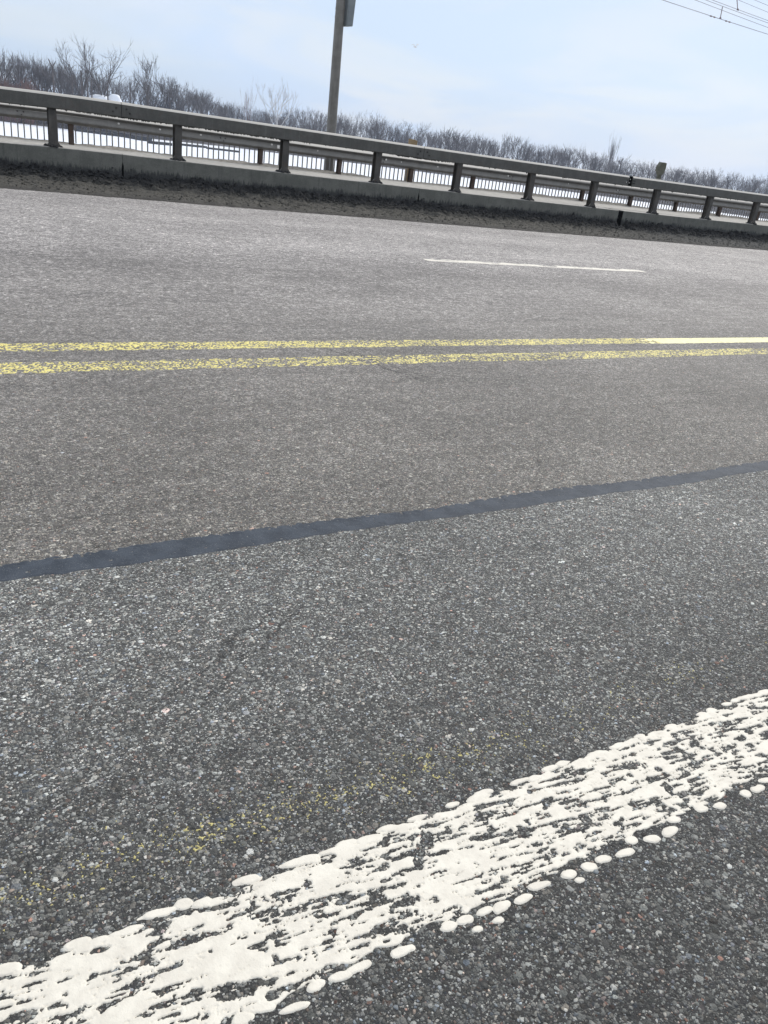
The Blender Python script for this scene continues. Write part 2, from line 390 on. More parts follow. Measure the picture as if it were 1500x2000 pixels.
# ------------------------------------------------------------------ ground, road, river
RX0, RX1 = -70, 130
rd = tag(obj('road', MB().box((RX0, -5.2, -.9), (RX1, 14.04, 0)).me('road', M['asphalt'])), kind='structure')
wk = tag(obj('pavement', MB().box((RX0, 14.56, -.9), (RX1, 17.32, .474)).me('pavement', M['walk'])), kind='structure')
dk = tag(obj('bridge_deck_edge', MB().box((RX0, 17.322, -1.5), (RX1, 17.62, .43)).box((RX0, -5.5, -1.5), (RX1, -5.202, .2)).me('bridge_deck_edge', M['conc'])), kind='structure')
ICE = -4.4
def sheet(name, x0, x1, y0, y1, nx, ny, fz, m, smooth=True):
    xs = np.linspace(x0, x1, nx); ys = np.linspace(y0, y1, ny); X, Y = np.meshgrid(xs, ys, indexing='ij')
    Z = fz(X, Y); v = np.stack([X, Y, Z], -1).reshape(-1, 3)
    i = np.arange(nx - 1)[:, None] * ny + np.arange(ny - 1)[None]; i = i.ravel()
    f = np.stack([i, i + ny, i + ny + 1, i + 1], -1)
    return mesh(name, v, f, m, smooth)
tag(obj('frozen_river', sheet('frozen_river', -1500, 1900, -1500, 1900, 60, 60, lambda X, Y: X * 0 + ICE, M['snow'])), kind='structure')

# ------------------------------------------------------------------ aggregate stones pressed in the near lane
def stones_near():
    n = 60000
    X = RNG.uniform(-.25, 3.6, n * 5); Y = RNG.uniform(.2, 2.6, n * 5)
    # keep only what lies in or near the view wedge
    lo = -.05 + Y * .0; hi = .55 + 1.62 * Y
    k = (X > lo - .1) & (X < hi + .1)
    keepp = np.clip(1.25 - Y / 2.5, .12, 1) 
    k &= RNG.random(len(X)) < keepp
    k &= ~((Y > 1.885) & (Y < 2.0) & (RNG.random(len(X)) < .93))
    X = X[k][:n]; Y = Y[k][:n]; n = len(X)
    r = .0011 + .0040 * RNG.random(n) ** 2.6
    big = RNG.random(n) < .012; r[big] = RNG.uniform(.0045, .0075, big.sum())
    K = 6
    ang = RNG.random(n)[:, None] * 6.283 + np.arange(K)[None] * (6.283 / K) + RNG.uniform(-.42, .42, (n, K))
    rr = r[:, None] * RNG.uniform(.62, 1.25, (n, K))
    el = RNG.uniform(.45, 1., n)[:, None]; th = RNG.random(n)[:, None] * 3.14
    lx = rr * np.cos(ang); ly = rr * np.sin(ang) * el
    cx = lx * np.cos(th) - ly * np.sin(th); cy = lx * np.sin(th) + ly * np.cos(th)
    h = np.minimum(.0009, r * .25) * RNG.uniform(.3, 1.1, n)
    tilt = RNG.uniform(-.10, .10, (n, 2))
    bx = X[:, None] + cx; by = Y[:, None] + cy; bz = np.full_like(bx, -.0012)
    tx = X[:, None] + cx * .90; ty = Y[:, None] + cy * .90; tz = h[:, None] + cx * tilt[:, :1] + cy * tilt[:, 1:]
    v = np.concatenate([np.stack([bx, by, bz], -1), np.stack([tx, ty, tz], -1)], 1).reshape(-1, 3)
    o = (np.arange(n) * 2 * K)[:, None]
    j = np.arange(K); j2 = (j + 1) % K
    sides = np.stack([o + j, o + j2, o + K + j2, o + K + j], -1).reshape(-1, 4)
    caps = (o + K + j)
    me = bpy.data.meshes.new('embedded_stones')
    me.vertices.add(len(v)); me.vertices.foreach_set('co', v.astype(np.float32).ravel())
    loops = np.concatenate([sides.ravel(), caps.ravel()]).astype(np.int32)
    starts = np.concatenate([np.arange(len(sides)) * 4, len(sides) * 4 + np.arange(n) * K]).astype(np.int32)
    me.loops.add(len(loops)); me.loops.foreach_set('vertex_index', loops)
    me.polygons.add(len(starts)); me.polygons.foreach_set('loop_start', starts)
    me.update(calc_edges=True)
    val = np.interp(RNG.random(n), [0, .35, .65, .85, .96, 1], [.05, .095, .16, .27, .42, .62])
    hue = RNG.random(n)
    tint = np.ones((n, 3)) * np.array([1.0, 1.0, .93])
    tint[hue > .62] = (1.04, .99, .88); tint[hue > .80] = (.88, .96, 1.0); tint[hue > .93] = (1.15, .93, .76); tint[hue > .988] = (1.15, .66, .50)
    c = np.clip(val[:, None] * tint, 0, 1)
    c4 = np.concatenate([np.repeat(c, 2 * K, 0), np.ones((n * 2 * K, 1))], 1)
    at = me.color_attributes.new('tone', 'FLOAT_COLOR', 'POINT'); at.data.foreach_set('color', c4.astype(np.float32).ravel())
    me.materials.append(M['stone'])
    return me
st = obj('embedded_stones', stones_near(), rd); tag(st, kind='stuff')

# ------------------------------------------------------------------ road markings as thin raised paint
def marking(name, x0, x1, y0, y1, res, fn, m, zmin=-.0004):
    xs = np.arange(x0, x1, res); ys = np.arange(y0, y1, res)
    X, Y = np.meshgrid(xs, ys, indexing='ij'); Z = fn(X, Y); ny = len(ys)
    X = X + RNG.uniform(-.25, .25, X.shape) * res; Y = Y + RNG.uniform(-.25, .25, X.shape) * res
    a = Z[:-1, :-1]; b_ = Z[1:, :-1]; c = Z[1:, 1:]; d = Z[:-1, 1:]
    k = np.maximum(np.maximum(a, b_), np.maximum(c, d)) > 0
    ii, jj = np.nonzero(k); i = ii * ny + jj
    f = np.stack([i, i + ny, i + ny + 1, i + 1], -1)
    v = np.stack([X, Y, np.maximum(Z, -.004)], -1).reshape(-1, 3)
    used, inv = np.unique(f.ravel(), return_inverse=True)
    return mesh(name, v[used], inv.reshape(-1, 4), m, True)
def agg(X, Y, seed=0):                              # small-scale relief of the stones, centred on 0
    return vnoise(X * 300, Y * 300, 40 + seed) * .6 + vnoise(X * 150, Y * 150, 50 + seed) * .5 - .55
def white_fn(X, Y):
    # splattered thermoplastic: rows of drops flung in a slightly skewed direction
    a = math.radians(-6.0); U = X * math.cos(a) + Y * math.sin(a); V = -X * math.sin(a) + Y * math.cos(a)
    lo = .622 + (vnoise(X * 9, X * 0, 3) - .5) * .012 + (vnoise(X * 30, X * 0, 5) - .5) * .012
    hi = .814 + (vnoise(X * 8, X * 0 + 7, 4) - .5) * .008 + (vnoise(X * 30, X * 0, 6) - .5) * .010
    inside = np.minimum(Y - lo, hi - Y)
    n = vnoise(U * 24, V * 135, 8) * .58 + vnoise(U * 60, V * 290, 9) * .40 + vnoise(U * 12, V * 40, 12) * .16 - .57
    chips = vnoise(X * 42, Y * 62, 21) * .6 + vnoise(X * 95, Y * 120, 22) * .4
    m = n + .145 - np.clip((chips - .62) * 2.4, 0, .30) + agg(X, Y) * .30 + (vnoise(X * 480, Y * 560, 44) - .5) * .16
    m = np.minimum(m, inside / .010 + (vnoise(X * 120, Y * 120, 45) - .5) * .5)
    z = np.minimum(m * .016, .0015 + vnoise(X * 140, Y * 180, 30) * .0005)
    return z
def drops_fn(drops):
    def fn(X, Y):
        z = np.full_like(X, -.01)
        for (cx, cy, a, b_, t) in drops:
            k = (np.abs(X - cx) < .05) & (np.abs(Y - cy) < .05)
            if not k.any(): continue
            dx = X[k] - cx; dy = Y[k] - cy
            u = dx * math.cos(t) + dy * math.sin(t); w = -dx * math.sin(t) + dy * math.cos(t)
            r = np.sqrt((u / a) ** 2 + (w / b_) ** 2) + (vnoise(X[k] * 90, Y[k] * 90, 77) - .5) * .35
            z[k] = np.maximum(z[k], (1 - r) * .008)
        return np.minimum(z, .0019)
    return fn
rr_ = random.Random(5)
drops = []
x = .0
while x < 3.2:
    if rr_.random() < .74:
        drops.append((x, .606 + rr_.uniform(-.007, .012), rr_.uniform(.013, .024), rr_.uniform(.006, .010), math.radians(rr_.uniform(-16, 2))))
    if rr_.random() < .10: drops.append((x + .01, .588 + rr_.uniform(-.006, .008), rr_.uniform(.008, .016), .006, math.radians(-8)))
    if rr_.random() < .75: drops.append((x + rr_.uniform(0, .02), .818 + rr_.uniform(-.006, .005), rr_.uniform(.015, .03), rr_.uniform(.006, .010), math.radians(rr_.uniform(-10, 0))))
    x += rr_.uniform(.028, .052)
fb = drops_fn(drops)
wl = obj('white_edge_line', marking('white_edge_line', -.4, 3.2, .57, .85, .0014, lambda X, Y: np.maximum(white_fn(X, Y), fb(X, Y)), M['white']))
tag(wl, 'wide splattered white line of raised drops, nearest marking, crossing the bottom of the photo', 'road marking')
def solid_edges(Y, lo, hi, w=.006): return np.clip(np.minimum(Y - lo, hi - Y) / w, -1, 1)
def worn(lo, hi, cover, seed, fade=None):
    def fn(X, Y):
        e = solid_edges(Y, lo + (vnoise(X * 12, X * 0, seed) - .5) * .02, hi + (vnoise(X * 12, X * 0 + 5, seed) - .5) * .012, .010)
        pt = vnoise(X * 150, Y * 130, seed + 1) * .62 + vnoise(X * 50, Y * 60, seed + 2) * .22 + (vnoise(X * 3.2, Y * 9, seed + 3) * .5 + .25) * .35
        th = cover if fade is None else cover - fade(X, Y)
        z = np.minimum((pt - (1.2 * (1 - th))) * .012, .0012)
        return z + np.minimum(e - .6, 0) * .004
    return fn
yl = empty('yellow_centre_line', (0, 0, 0), 'far one of two yellow centre lines, worn at left, freshly painted at right', 'road marking')
obj('worn_paint', marking('worn_paint', -.6, 5.16, 4.06, 4.26, .0036, worn(4.085, 4.245, .485, 60, lambda X, Y: .02 * np.clip((X - 2) / 3, 0, 1)), M['yellow']), yl)
def fresh(X, Y):
    return .0016 + np.minimum(solid_edges(Y, 4.072 + (vnoise(X * 30, X * 0, 3) - .5) * .004, 4.236, .006) - .6, 0) * .004 + np.clip((X - 4.98) * 6 + (vnoise(X * 30, Y * 30, 2) - .6) * 2.4, -1, 0) * .003 \
        - np.clip(vnoise(X * 40, Y * 70, 91) - .90, 0, 1) * .05
fp = obj('fresh_paint', marking('fresh_paint', 4.8, 14, 4.05, 4.25, .011, fresh, M['yellow_new']), yl); fp['label'] = 'solid pale yellow repainted stretch'
y2 = obj('yellow_centre_line', marking('yellow_centre_line_worn', -.6, 11, 3.69, 3.93, .0036,
        worn(3.715, 3.895, .465, 80, lambda X, Y: .02 * np.clip((X - .8) / 3.5, 0, 1)), M['yellow']))
tag(y2, 'near one of the two yellow centre lines, badly worn and speckled along its whole length', 'road marking')
def dash_fn(X, Y):
    a = np.minimum(solid_edges(Y, 7.79 + (vnoise(X * 9, X * 0, 2) - .5) * .02, 7.95 + (vnoise(X * 13, X * 0 + 3, 2) - .5) * .05, .012) - .5, 0) * .006
    e = np.minimum(np.clip(np.minimum(X - 5.22, 8.86 - X) / .03, -1, 1) - .5, 0) * .006
    p = vnoise(X * 8 + Y * 14, Y * 20, 3) * .7 + vnoise(X * 26, Y * 40, 5) * .3 - .37 + (7.885 - Y) * 1.6
    return np.minimum(a + e + np.minimum(p, .15) * .02, .003)
ds = obj('white_lane_dash', marking('white_lane_dash', 5.1, 8.98, 7.74, 8.0, .010, dash_fn, M['white']))
tag(ds, 'single short white dash between the far lanes, beyond the yellow lines', 'road marking')
def ghost(X, Y):
    env = np.clip(1 - np.abs(Y - (.945 + (vnoise(X * 2, X * 0, 1) - .5) * .05)) / .13, 0, 1)
    along = np.clip(1.25 - X * .42, .3, 1)
    pt = vnoise(X * 330, Y * 380, 101) * .60 + vnoise(X * 170, Y * 150, 102) * .30 + vnoise(X * 9, Y * 14, 103) * .07
    return np.minimum((pt - .895 + env * along * .225) * .02, .0014) - (env <= 0) * .01
gh = obj('yellow_paint_flecks', marking('yellow_paint_flecks', -.3, 2.6, .835, 1.10, .0015, ghost, M['yellow_old']))
tag(gh, 'sparse yellow flecks of an older removed line beside the white line', 'road marking', kind='stuff')

def seal_fn(X, Y):
    lo = 1.896 + (fbm(X * 2.2, X * 0, 2, 7) - .5) * .032 + (vnoise(X * 30, X * 0, 9) - .5) * .008
    hi = 1.986 + (fbm(X * 2.8, X * 0 + 9, 3, 8) - .5) * .034 + (vnoise(X * 60, X * 0, 11) - .5) * .013
    e = np.clip(np.minimum(Y - lo, hi - Y) / .008, -1, 1)
    holes = np.clip((vnoise(X * 130, Y * 170, 14) - .90) * 8, 0, 1) + np.clip((vnoise(X * 85, Y * 140, 15) - .62) * 3, 0, 1) * np.clip((Y - hi + .03) / .03, 0, 1)
    return .0010 + np.minimum(e - .3, 0) * .004 + vnoise(X * 60, Y * 60, 5) * .0008 - holes * .004
sl = obj('sealant_strip', marking('sealant_strip', -.5, 5.2, 1.84, 2.04, .0036, seal_fn, M['seal']))
tag(sl, 'long wavy dark bitumen strip sealing the joint between two asphalt lanes', 'sealant strip')
obj('sealant_far_run', MB().box((5.2, 1.89, -.01), (60, 1.99, .0016)).me('sealant_far_run', M['seal']), sl)

# ------------------------------------------------------------------ dirt bank at the kerb
def bank_fn(X, Y):
    t = np.clip((Y - 12.36) / (14.05 - 12.36), 0, 1)
    edge = np.clip((Y - 12.38 - (fbm(X * .7, X * 0, 4, 3) - .5) * .12 - (vnoise(X * 9, X * 0, 2) - .5) * .03) / .05, -1, 1)
    gentle = .022 * np.clip(edge, 0, 1) + .05 * t
    k = np.clip((t - .62) / .38, 0, 1)
    pile = k ** 1.7 * (.01 + .06 * fbm(X * 1.3, X * 0, 3, 5) + .05 * (vnoise(X * 13, Y * 3, 15)) + .06 * vnoise(X * 27, Y * 4, 16) + .05 * vnoise(X * 48, Y * 5, 17)) * np.clip(np.abs(X - 14.61) / .10 - .9, 0, 1)
    a = X * 1.0 + Y * 1.6
    scal = np.abs(vnoise(a * 6.5, Y * 9 - X * 1.6, 31) - .5) * 2
    clump = (.5 - scal) * .11 * np.clip((t - .35) / .4, 0, 1) + (fbm(X * 11, Y * 15, 4, 33) - .5) * .09 * (.25 + t)
    grit = (vnoise(X * 22, Y * 26, 35) - .5) * .02 + (vnoise(X * 9, Y * 16, 36) - .5) * .03
    z = gentle + pile + clump + grit * np.clip(edge, 0, 1)
    gut = 13.56 - .016 * (X - 1.3) ** 2 - .02 * (X - 1.3)                              # crack line where the crust has broken away
    crack = np.exp(-((Y - gut - (fbm(X * 3, X * 0, 3, 12) - .5) * .10) / .030) ** 2) * .12 * np.clip((9.5 - X) / 1.5, 0, 1)
    z = z - crack
    z = z - .93 * np.exp(-((X - 14.58) / .13) ** 4) * np.clip((Y - 13.55) / .15, 0, 1) * z
    return np.where(edge < 0, -.02, np.maximum(z, .004 * edge))
dt = obj('roadside_grit', sheet('roadside_grit', -3, 40, 12.24, 14.044, 2150, 100, bank_fn, M['dirt'], False))
tag(dt, 'bank of dark caked grit and mud piled along the foot of the kerb', 'dirt', kind='stuff')
def crumbs(name, n, y0, y1, r0, r1, seed, pw=2.):
    g = np.random.default_rng(seed); X = g.uniform(-1, 30, n); t = g.random(n); Y = y0 + (y1 - y0) * t
    R_ = r0 + (r1 - r0) * g.random(n) ** pw; Z = bank_fn(X, Y)
    D = np.array([(1, 0, 0), (0, 1, 0), (-1, 0, 0), (0, -1, 0), (0, 0, 1), (0, 0, -1)], float)
    a = g.random(n) * 6.28; V = D[None] * g.uniform(.55, 1.25, (n, 6, 1)) * np.array([1.25, .9, .8]) + g.uniform(-.2, .2, (n, 6, 3))
    ca, sa = np.cos(a)[:, None], np.sin(a)[:, None]
    V = np.stack([V[..., 0] * ca - V[..., 1] * sa, V[..., 0] * sa + V[..., 1] * ca, V[..., 2]], -1) * R_[:, None, None] + np.stack([X, Y, Z + R_ * .25], -1)[:, None]
    F0 = np.array([(0, 1, 4), (1, 2, 4), (2, 3, 4), (3, 0, 4), (1, 0, 5), (2, 1, 5), (3, 2, 5), (0, 3, 5)])
    k = (np.abs(X - 14.58) > .13) | (Y < 13.6); V = V[k]
    Fc = (F0[None] + (np.arange(len(V)) * 6)[:, None, None]).reshape(-1, 3)
    V = V.reshape(-1, 3); V[:, 1] = np.minimum(V[:, 1], 14.047)
    return tag(obj(name, mesh(name, V, Fc, M['dirt']), dt), kind='stuff')
crumbs('mud_lumps', 12000, 13.55, 14.03, .008, .036, 1)
crumbs('grit_crumbs', 9000, 12.45, 13.7, .006, .026, 2, 3.)
def ridge_fn(X, Y):
    c = 16.86 + (vnoise(X * 1.1, X * 0, 4) - .5) * .25
    h = .085 * fbm(X * .8, X * 0 + 3, 4, 8) * np.exp(-((Y - c) / .22) ** 2)
    return .474 + h + (vnoise(X * 9, Y * 12, 5) - .5) * .022 * np.clip(h * 40, 0, 1) - .010
tag(obj('walkway_grit', sheet('walkway_grit', -3, 40, 16.2, 17.25, 900, 24, ridge_fn, M['pile'])), 'low ridge of pale dry grit drifted against the picket fence', 'dirt', kind='stuff')

# ------------------------------------------------------------------ kerb beam
kb = empty('kerb_beam', (0, 14.05, 0), 'long grey kerb wall with dusty top and mud-splashed face carrying the steel railing', 'kerb')
KZ = .486
def rel(mb, o): 
    mb.v = [(a - o[0], b - o[1], c - o[2]) for a, b, c in mb.v]; return mb
_bx = [-2, 0, 1.5, 2.4, 3.2, 4.1, 5.5, 7, 9, 11, 15, 18, 20, 26]; _bz = [0, .001, .014, .031, .031, .023, .016, .009, 0, -.009, -.018, -.013, -.008, 0]
def bend(x): return float(np.interp(x, _bx, _bz))   # the bridge edge is not dead level
def strip_x(prof, x0, x1, step=.6, zf=bend):
    n = max(2, int(math.ceil((x1 - x0) / step))); m = MB(); k = len(prof)
    for i in range(n + 1):
        x = x0 + (x1 - x0) * i / n; m.v += [(x, y, z + zf(x)) for y, z in prof]
    for i in range(n):
        for j in range(k): m.f.append((i * k + j, i * k + (j + 1) % k, (i + 1) * k + (j + 1) % k, (i + 1) * k + j))
    m.f.append(tuple(reversed(range(k)))); m.f.append(tuple(n * k + j for j in range(k)))
    return m
JO = [3.26 - 5.72 * 3 + 5.72 * k for k in range(0, 10)]     # rail and kerb joints; 8.98, 14.7 ...
JK = 14.70; JG = 14.64
for k in range(len(JO) - 1):
    a, b_ = JO[k], JO[k + 1]
    ga = .003 - .013 if abs(a - JK) < .1 else .003; gb = .165 if abs(b_ - JK) < .1 else .003
    o = obj('kerb_section', rel(strip_x([(14.05, -.3), (14.556, -.3), (14.556, KZ), (14.07, KZ), (14.054, KZ - .006), (14.05, KZ - .018)], a + ga, b_ - gb), (0, 14.05, 0)).me('kerb_section', M['kerb']), kb)
obj('joint_gap_shade', rel(MB().box((14.537, 14.06, -.2), (14.688, 14.55, KZ - .03)), (0, 14.05, 0)).me('joint_gap_shade', M['dark']), kb)  # black block added as the shade inside the deep open kerb gap
boltme = MB().tube((0, 0, 0), (0, -.014, 0), .016, .013, 6).me('bolt', M['bolt'])
chipme = MB().tube((0, 0, 0), (0, -.004, 0), .012, .011, 6).me('chip', M['chip'])
for j in JO[2:8]:
    for dx in (-.16, .13):
        o = obj('bolt', boltme, kb, (j + dx, .0, .30)); o.rotation_euler = (0, random.random(), 0)
    if abs(j - JK) > .2:
        o = obj('joint_stain', rel(MB().prism_y([(j - .018, .10), (j + .012, .08), (j + .016, .34), (j - .004, .40), (j - .014, .33)], 14.046, 14.052), (0, 14.05, 0)).me('joint_stain', M['dark']), kb)

# ------------------------------------------------------------------ steel railing on the kerb
sr = empty('steel_railing', (0, 14.2, KZ), 'heavy grey steel railing with one deep top rail bolted on posts along the kerb', 'railing')
O = (0, 14.2, KZ)
RB, RT = 1.02, 1.238; RY0, RY1 = 14.06, 14.24
c_ = .022
rprof = [(RY0, RB + .012), (RY0, RT - .036), (RY0 + .012, RT - .016), (RY0 + .024, RT - .002), (RY0 + .05, RT), (RY1 - .03, RT), (RY1, RT - .03), (RY1, RB + .02), (RY1 - .02, RB), (RY0 + .012, RB)]
for k in range(len(JO) - 1):
    a, b_ = JO[k], JO[k + 1]
    ga = .062 if abs(a - JK) < .1 else .004; gb = .062 if abs(b_ - JK) < .1 else .004
    obj('top_rail', rel(strip_x(rprof[::-1], a + ga, b_ - gb), O).me('top_rail', M['rail'], False), sr)
for j in JO[1:9]:
    w = .15
    sv = obj('splice_sleeve', rel(MB().box((j - w, 14.09 if abs(j - JK) > .2 else 14.13, 1.04 + bend(j)), (j + w, 14.22, 1.222 + bend(j))), O).me('splice_sleeve', M['dark']), sr)
    if abs(j - JK) < .2: obj('rail_gap_shade', rel(MB().box((j - .061, 14.085, 1.024 + bend(j)), (j + .061, 14.22, 1.226 + bend(j))), O).me('rail_gap_shade', M['dark']), sv)  # black block stands in for shade between the two rail ends
    for dx in (-.13, -.08, .08, .13) if abs(j - JK) > .2 else (-.10, .09, .13):
        for z in (1.09, 1.145):
            if (dx in (-.13, .13)) == (z > 1.1) and abs(j - JK) > .2: continue
            obj('bolt', boltme, sv, (j + dx - O[0], RY0 - O[1], z - O[2] + bend(j)))
    if abs(j - JK) < .2:
        for dx, z in ((-.13, 1.08), (-.02, 1.15), (-.03, 1.075)): obj('bare_bolt_head', chipme, sv, (j + dx, 14.07 - (.012 if dx < -.1 else 0) - O[1], z - O[2]))
# posts: H section on a base plate
def post_me(h=RB - KZ):
    m = MB(); w = .058; d = .075; t = .011
    m.box((-w, -d, 0), (w, -d + t, h)); m.box((-w, d - t, 0), (w, d, h)); m.box((-.006, -d + t, 0), (.006, d - t, h))
    return m.me('post', M['post'])
pm = post_me()
bp = MB().box((-.085, -.10, -.004), (.085, .10, .016)); bpm = bp.me('base_plate', M['post'])
gusset = MB().prism_y([(-.105, .016), (.105, .016), (.062, .07), (-.062, .07)], -.05, -.035).me('gusset', M['post'])
dn = MB()
for q in range(46):
    t = random.random() * 6.28; r = random.uniform(.05, .14); s = random.uniform(.018, .045)
    dn.tube((r * math.cos(t), r * math.sin(t) * .8, -.004), (r * math.cos(t) * .93, r * math.sin(t) * .75, s * .7), s, s * .45, 6)
dnm = dn.me('mud_collar', M['dirt'])
PX = [2.243, 4.191, 6.122, 8.037, 9.932, 11.866, 13.734, 15.798, 17.747, 19.623]
PX = [PX[0] - 1.93 * k for k in range(5, 0, -1)] + PX + [PX[-1] + 1.92 * k for k in range(1, 10)]
for x in PX:
    o = obj('post', pm, sr, (x, 0, bend(x))); obj('base_plate', bpm, o, (0, 0, 0)); obj('gusset', gusset, o, (0, -.03, 0))
    c = obj('mud_collar', dnm, o, (0, -.02, .0)); c.rotation_euler = (0, 0, random.random() * 6); c['kind'] = 'stuff'
# hanging crust of grit under the top rail
cr_ = MB()
for q in range(900):
    x = random.choice((random.gauss(3.3, .35), random.uniform(4.2, 6.2), random.gauss(8.95, .3), random.uniform(1, 26)))
    s = random.uniform(.006, .016); zb = bend(x)
    cr_.tube((x, 14.085 + random.uniform(-.015, .03), RB + .006 + zb), (x + random.uniform(-.01, .01), 14.085, RB + zb - s * random.uniform(.3, 1.5)), s, s * .3, 5)
tag(obj('hanging_crust', rel(cr_, O).me('hanging_crust', M['dirt']), sr), kind='stuff')

# ------------------------------------------------------------------ W-beam guardrail behind
gr = empty('guardrail', (0, 16.6, .474), 'corrugated galvanised guardrail on rusty brown posts behind the steel railing', 'guardrail')
O = (0, 16.6, .474)
zc = .905; hw = .157
wp = [(16.6 + y, z) for y, z in ((0, .775), (-.008, .776), (-.062, .800), (-.078, .808), (-.083, .822), (-.078, .836), (-.062, .860), (-.036, .902), (-.024, .916),
      (-.030, .926), (-.066, .944), (-.078, .952), (-.082, .963), (-.076, .976), (-.058, .998), (-.014, 1.060), (-.004, 1.082), (0, 1.086))]
def wz(x): return bend(x) - .0026 * (x - 8)
th = .004
wprof = wp + [(y + th, z) for y, z in wp[::-1]]
gx = 2.95 - 1.85 * 6 - .9
k = 0
while gx < 44:
    ov = .003 * (k % 2)
    pr = [(y - ov, z) for y, z in wprof]; mbm = strip_x(pr[::-1], gx - .12, gx + 3.7 + .12, .6, wz)
    o = obj('beam_section', rel(mbm, O).me('beam_section', M['wbeam'], False), gr)
    for dz, dx in ((.0, 0), (-.05, .06), (.0, .1)):
        obj('bolt', boltme, o, (gx + dx, -.045 + dz * .5, .885 + dz + wz(gx) - O[2]))
    gx += 3.7; k += 1
WX = [2.952, 4.882, 6.661, 8.501, 10.364, 12.14, 13.95, 15.769, 17.586, 19.46, 21.401]
WX = [WX[0] - 1.85 * k for k in range(5, 0, -1)] + WX + [WX[-1] + 1.85 * k for k in range(1, 11)]
wpm = MB().box((-.042, 0, 0), (.042, .012, .56)).box((-.042, .088, 0), (.042, .1, .56)).box((-.006, .012, 0), (.006, .088, .56)).me('guardrail_post', M['rust'])
for x in WX:
    o = obj('post', wpm, gr, (x, .03, 0)); 
    if random.random() < .4: o.rotation_euler = (0, random.uniform(-.05, .05), 0)
for x, z in ((3.78, .90), (5.35, .885), (6.85, .88), (7.9, .91), (9.6, .895), (11.0, .89), (13.1, .88), (15.1, .87), (16.9, .88), (18.3, .87), (4.55, .885), (10.0, .89)):
    obj('reflector_bolt', MB().tube((0, 0, 0), (0, -.006, 0), .016 if random.random() < .6 else .022, .014, 7).me('reflector_bolt', M['chip']), gr, (x, -.048, .893 + wz(x) + random.uniform(-.008, .004) - O[2]))
rf = obj('reflector', MB().box((-.03, -.02, -.03), (.03, 0, .03)).me('reflector', M['chip']), gr, (6.98, -.09, .40))
obj('reflector_holder', MB().box((.031, -.02, -.03), (.05, 0, .03)).me('reflector_holder', M['red']), rf)

# ------------------------------------------------------------------ picket fence
pf = empty('picket_fence', (0, 16.98, .474), 'fence of thin upright grey pickets along the bridge edge in front of the snowy river', 'fence')
pk = MB().box((-.010, -.010, 0), (.010, .010, .56)).me('picket', M['picket'])
pk2 = MB().box((-.010, -.010, 0), (.010, .010, .345)).me('picket_short', M['picket'])
x = 1.2
SH0, SH1 = 3.14, 7.0
while x < 27.4:
    sh = SH0 < x < SH1
    o = obj('picket', pk2 if sh else pk, pf, (x + random.uniform(-.004, .004), 0, -.01 + bend(x))); o.rotation_euler = (0, random.uniform(-.008, .008), 0)
    x += .1112
rest = MB(); x = -12
while x < 1.15: rest.box((x - .01, -.01, 0), (x + .01, .01, .55)); x += .1112
x = 27.45
while x < 44: rest.box((x - .01, -.01, 0), (x + .01, .01, .55)); x += .1112
tag(obj('picket_run', rest.me('picket_run', M['picket']), pf), kind='stuff')
obj('top_bar', MB().box((-12, -.014, .55), (SH0 - .05, .014, .575)).me('top_bar', M['picket']), pf)
obj('top_bar', MB().box((SH0 - .05, -.014, .325), (SH1, .014, .342)).me('top_bar', M['picket']), pf)
obj('top_bar', MB().box((SH1 + .03, -.014, .55), (44, .014, .575)).me('top_bar', M['picket']), pf)

# ------------------------------------------------------------------ lamp post
lx, ly = 8.52, 17.22
lp = empty('street_lamp', (lx, ly, .43), 'tall grey lamp post with a cabinet on its side, rising behind the railing', 'street lamp')
lm = MB()
zs = [0, .9, 1.8, 3.2, 3.24, 6, 8.6]
def lr(z): return .112 - .0052 * z
for a, b_ in zip(zs[:-1], zs[1:]): lm.tube((-.035 * a / 3, 0, a), (-.035 * b_ / 3, 0, b_), lr(a), lr(b_), 18, False)
shaft = obj('shaft', lm.me('shaft', M['lamp'], True), lp)
obj('base_flange', MB().tube((0, 0, 0), (0, 0, .03), .12, .12, 16).me('base_flange', M['lamp']), lp)
obj('joint_ring', MB().tube((-.036, 0, 3.17), (-.036, 0, 3.20), lr(3.2) + .006, lr(3.2) + .006, 18).me('joint_ring', M['lamp']), lp)
cb = obj('cabinet', MB().prism_y([(.075, 2.89), (.225, 2.91), (.262, 3.75), (.075, 3.75)], -.13, .10).me('cabinet', M['box']), lp); bevel(cb, .008)
obj('cabinet_door', MB().prism_y([(.098, 2.93), (.205, 2.945), (.235, 3.70), (.098, 3.70)], -.138, -.131).me('cabinet_door', M['box']), cb)
obj('band', MB().tube((-.036, 0, 3.02), (-.036, 0, 3.05), lr(3.0) + .004, lr(3.0) + .004, 18).me('band', M['lamp']), lp)
arm = MB(); pts = [(-.1, 0, 8.5), (-.1, -.4, 8.9), (-.1, -1.2, 9.15), (-.1, -2.1, 9.2)]
for a, b_ in zip(pts[:-1], pts[1:]): arm.tube(a, b_, .04, .035, 10)
obj('arm', arm.me('arm', M['lamp'], True), lp)
obj('luminaire', MB().prism_x([(-2.8, 9.16), (-2.75, 9.26), (-2.3, 9.3), (-2.05, 9.24), (-2.05, 9.14)], -.24, .04).me('luminaire', M['box']), lp)
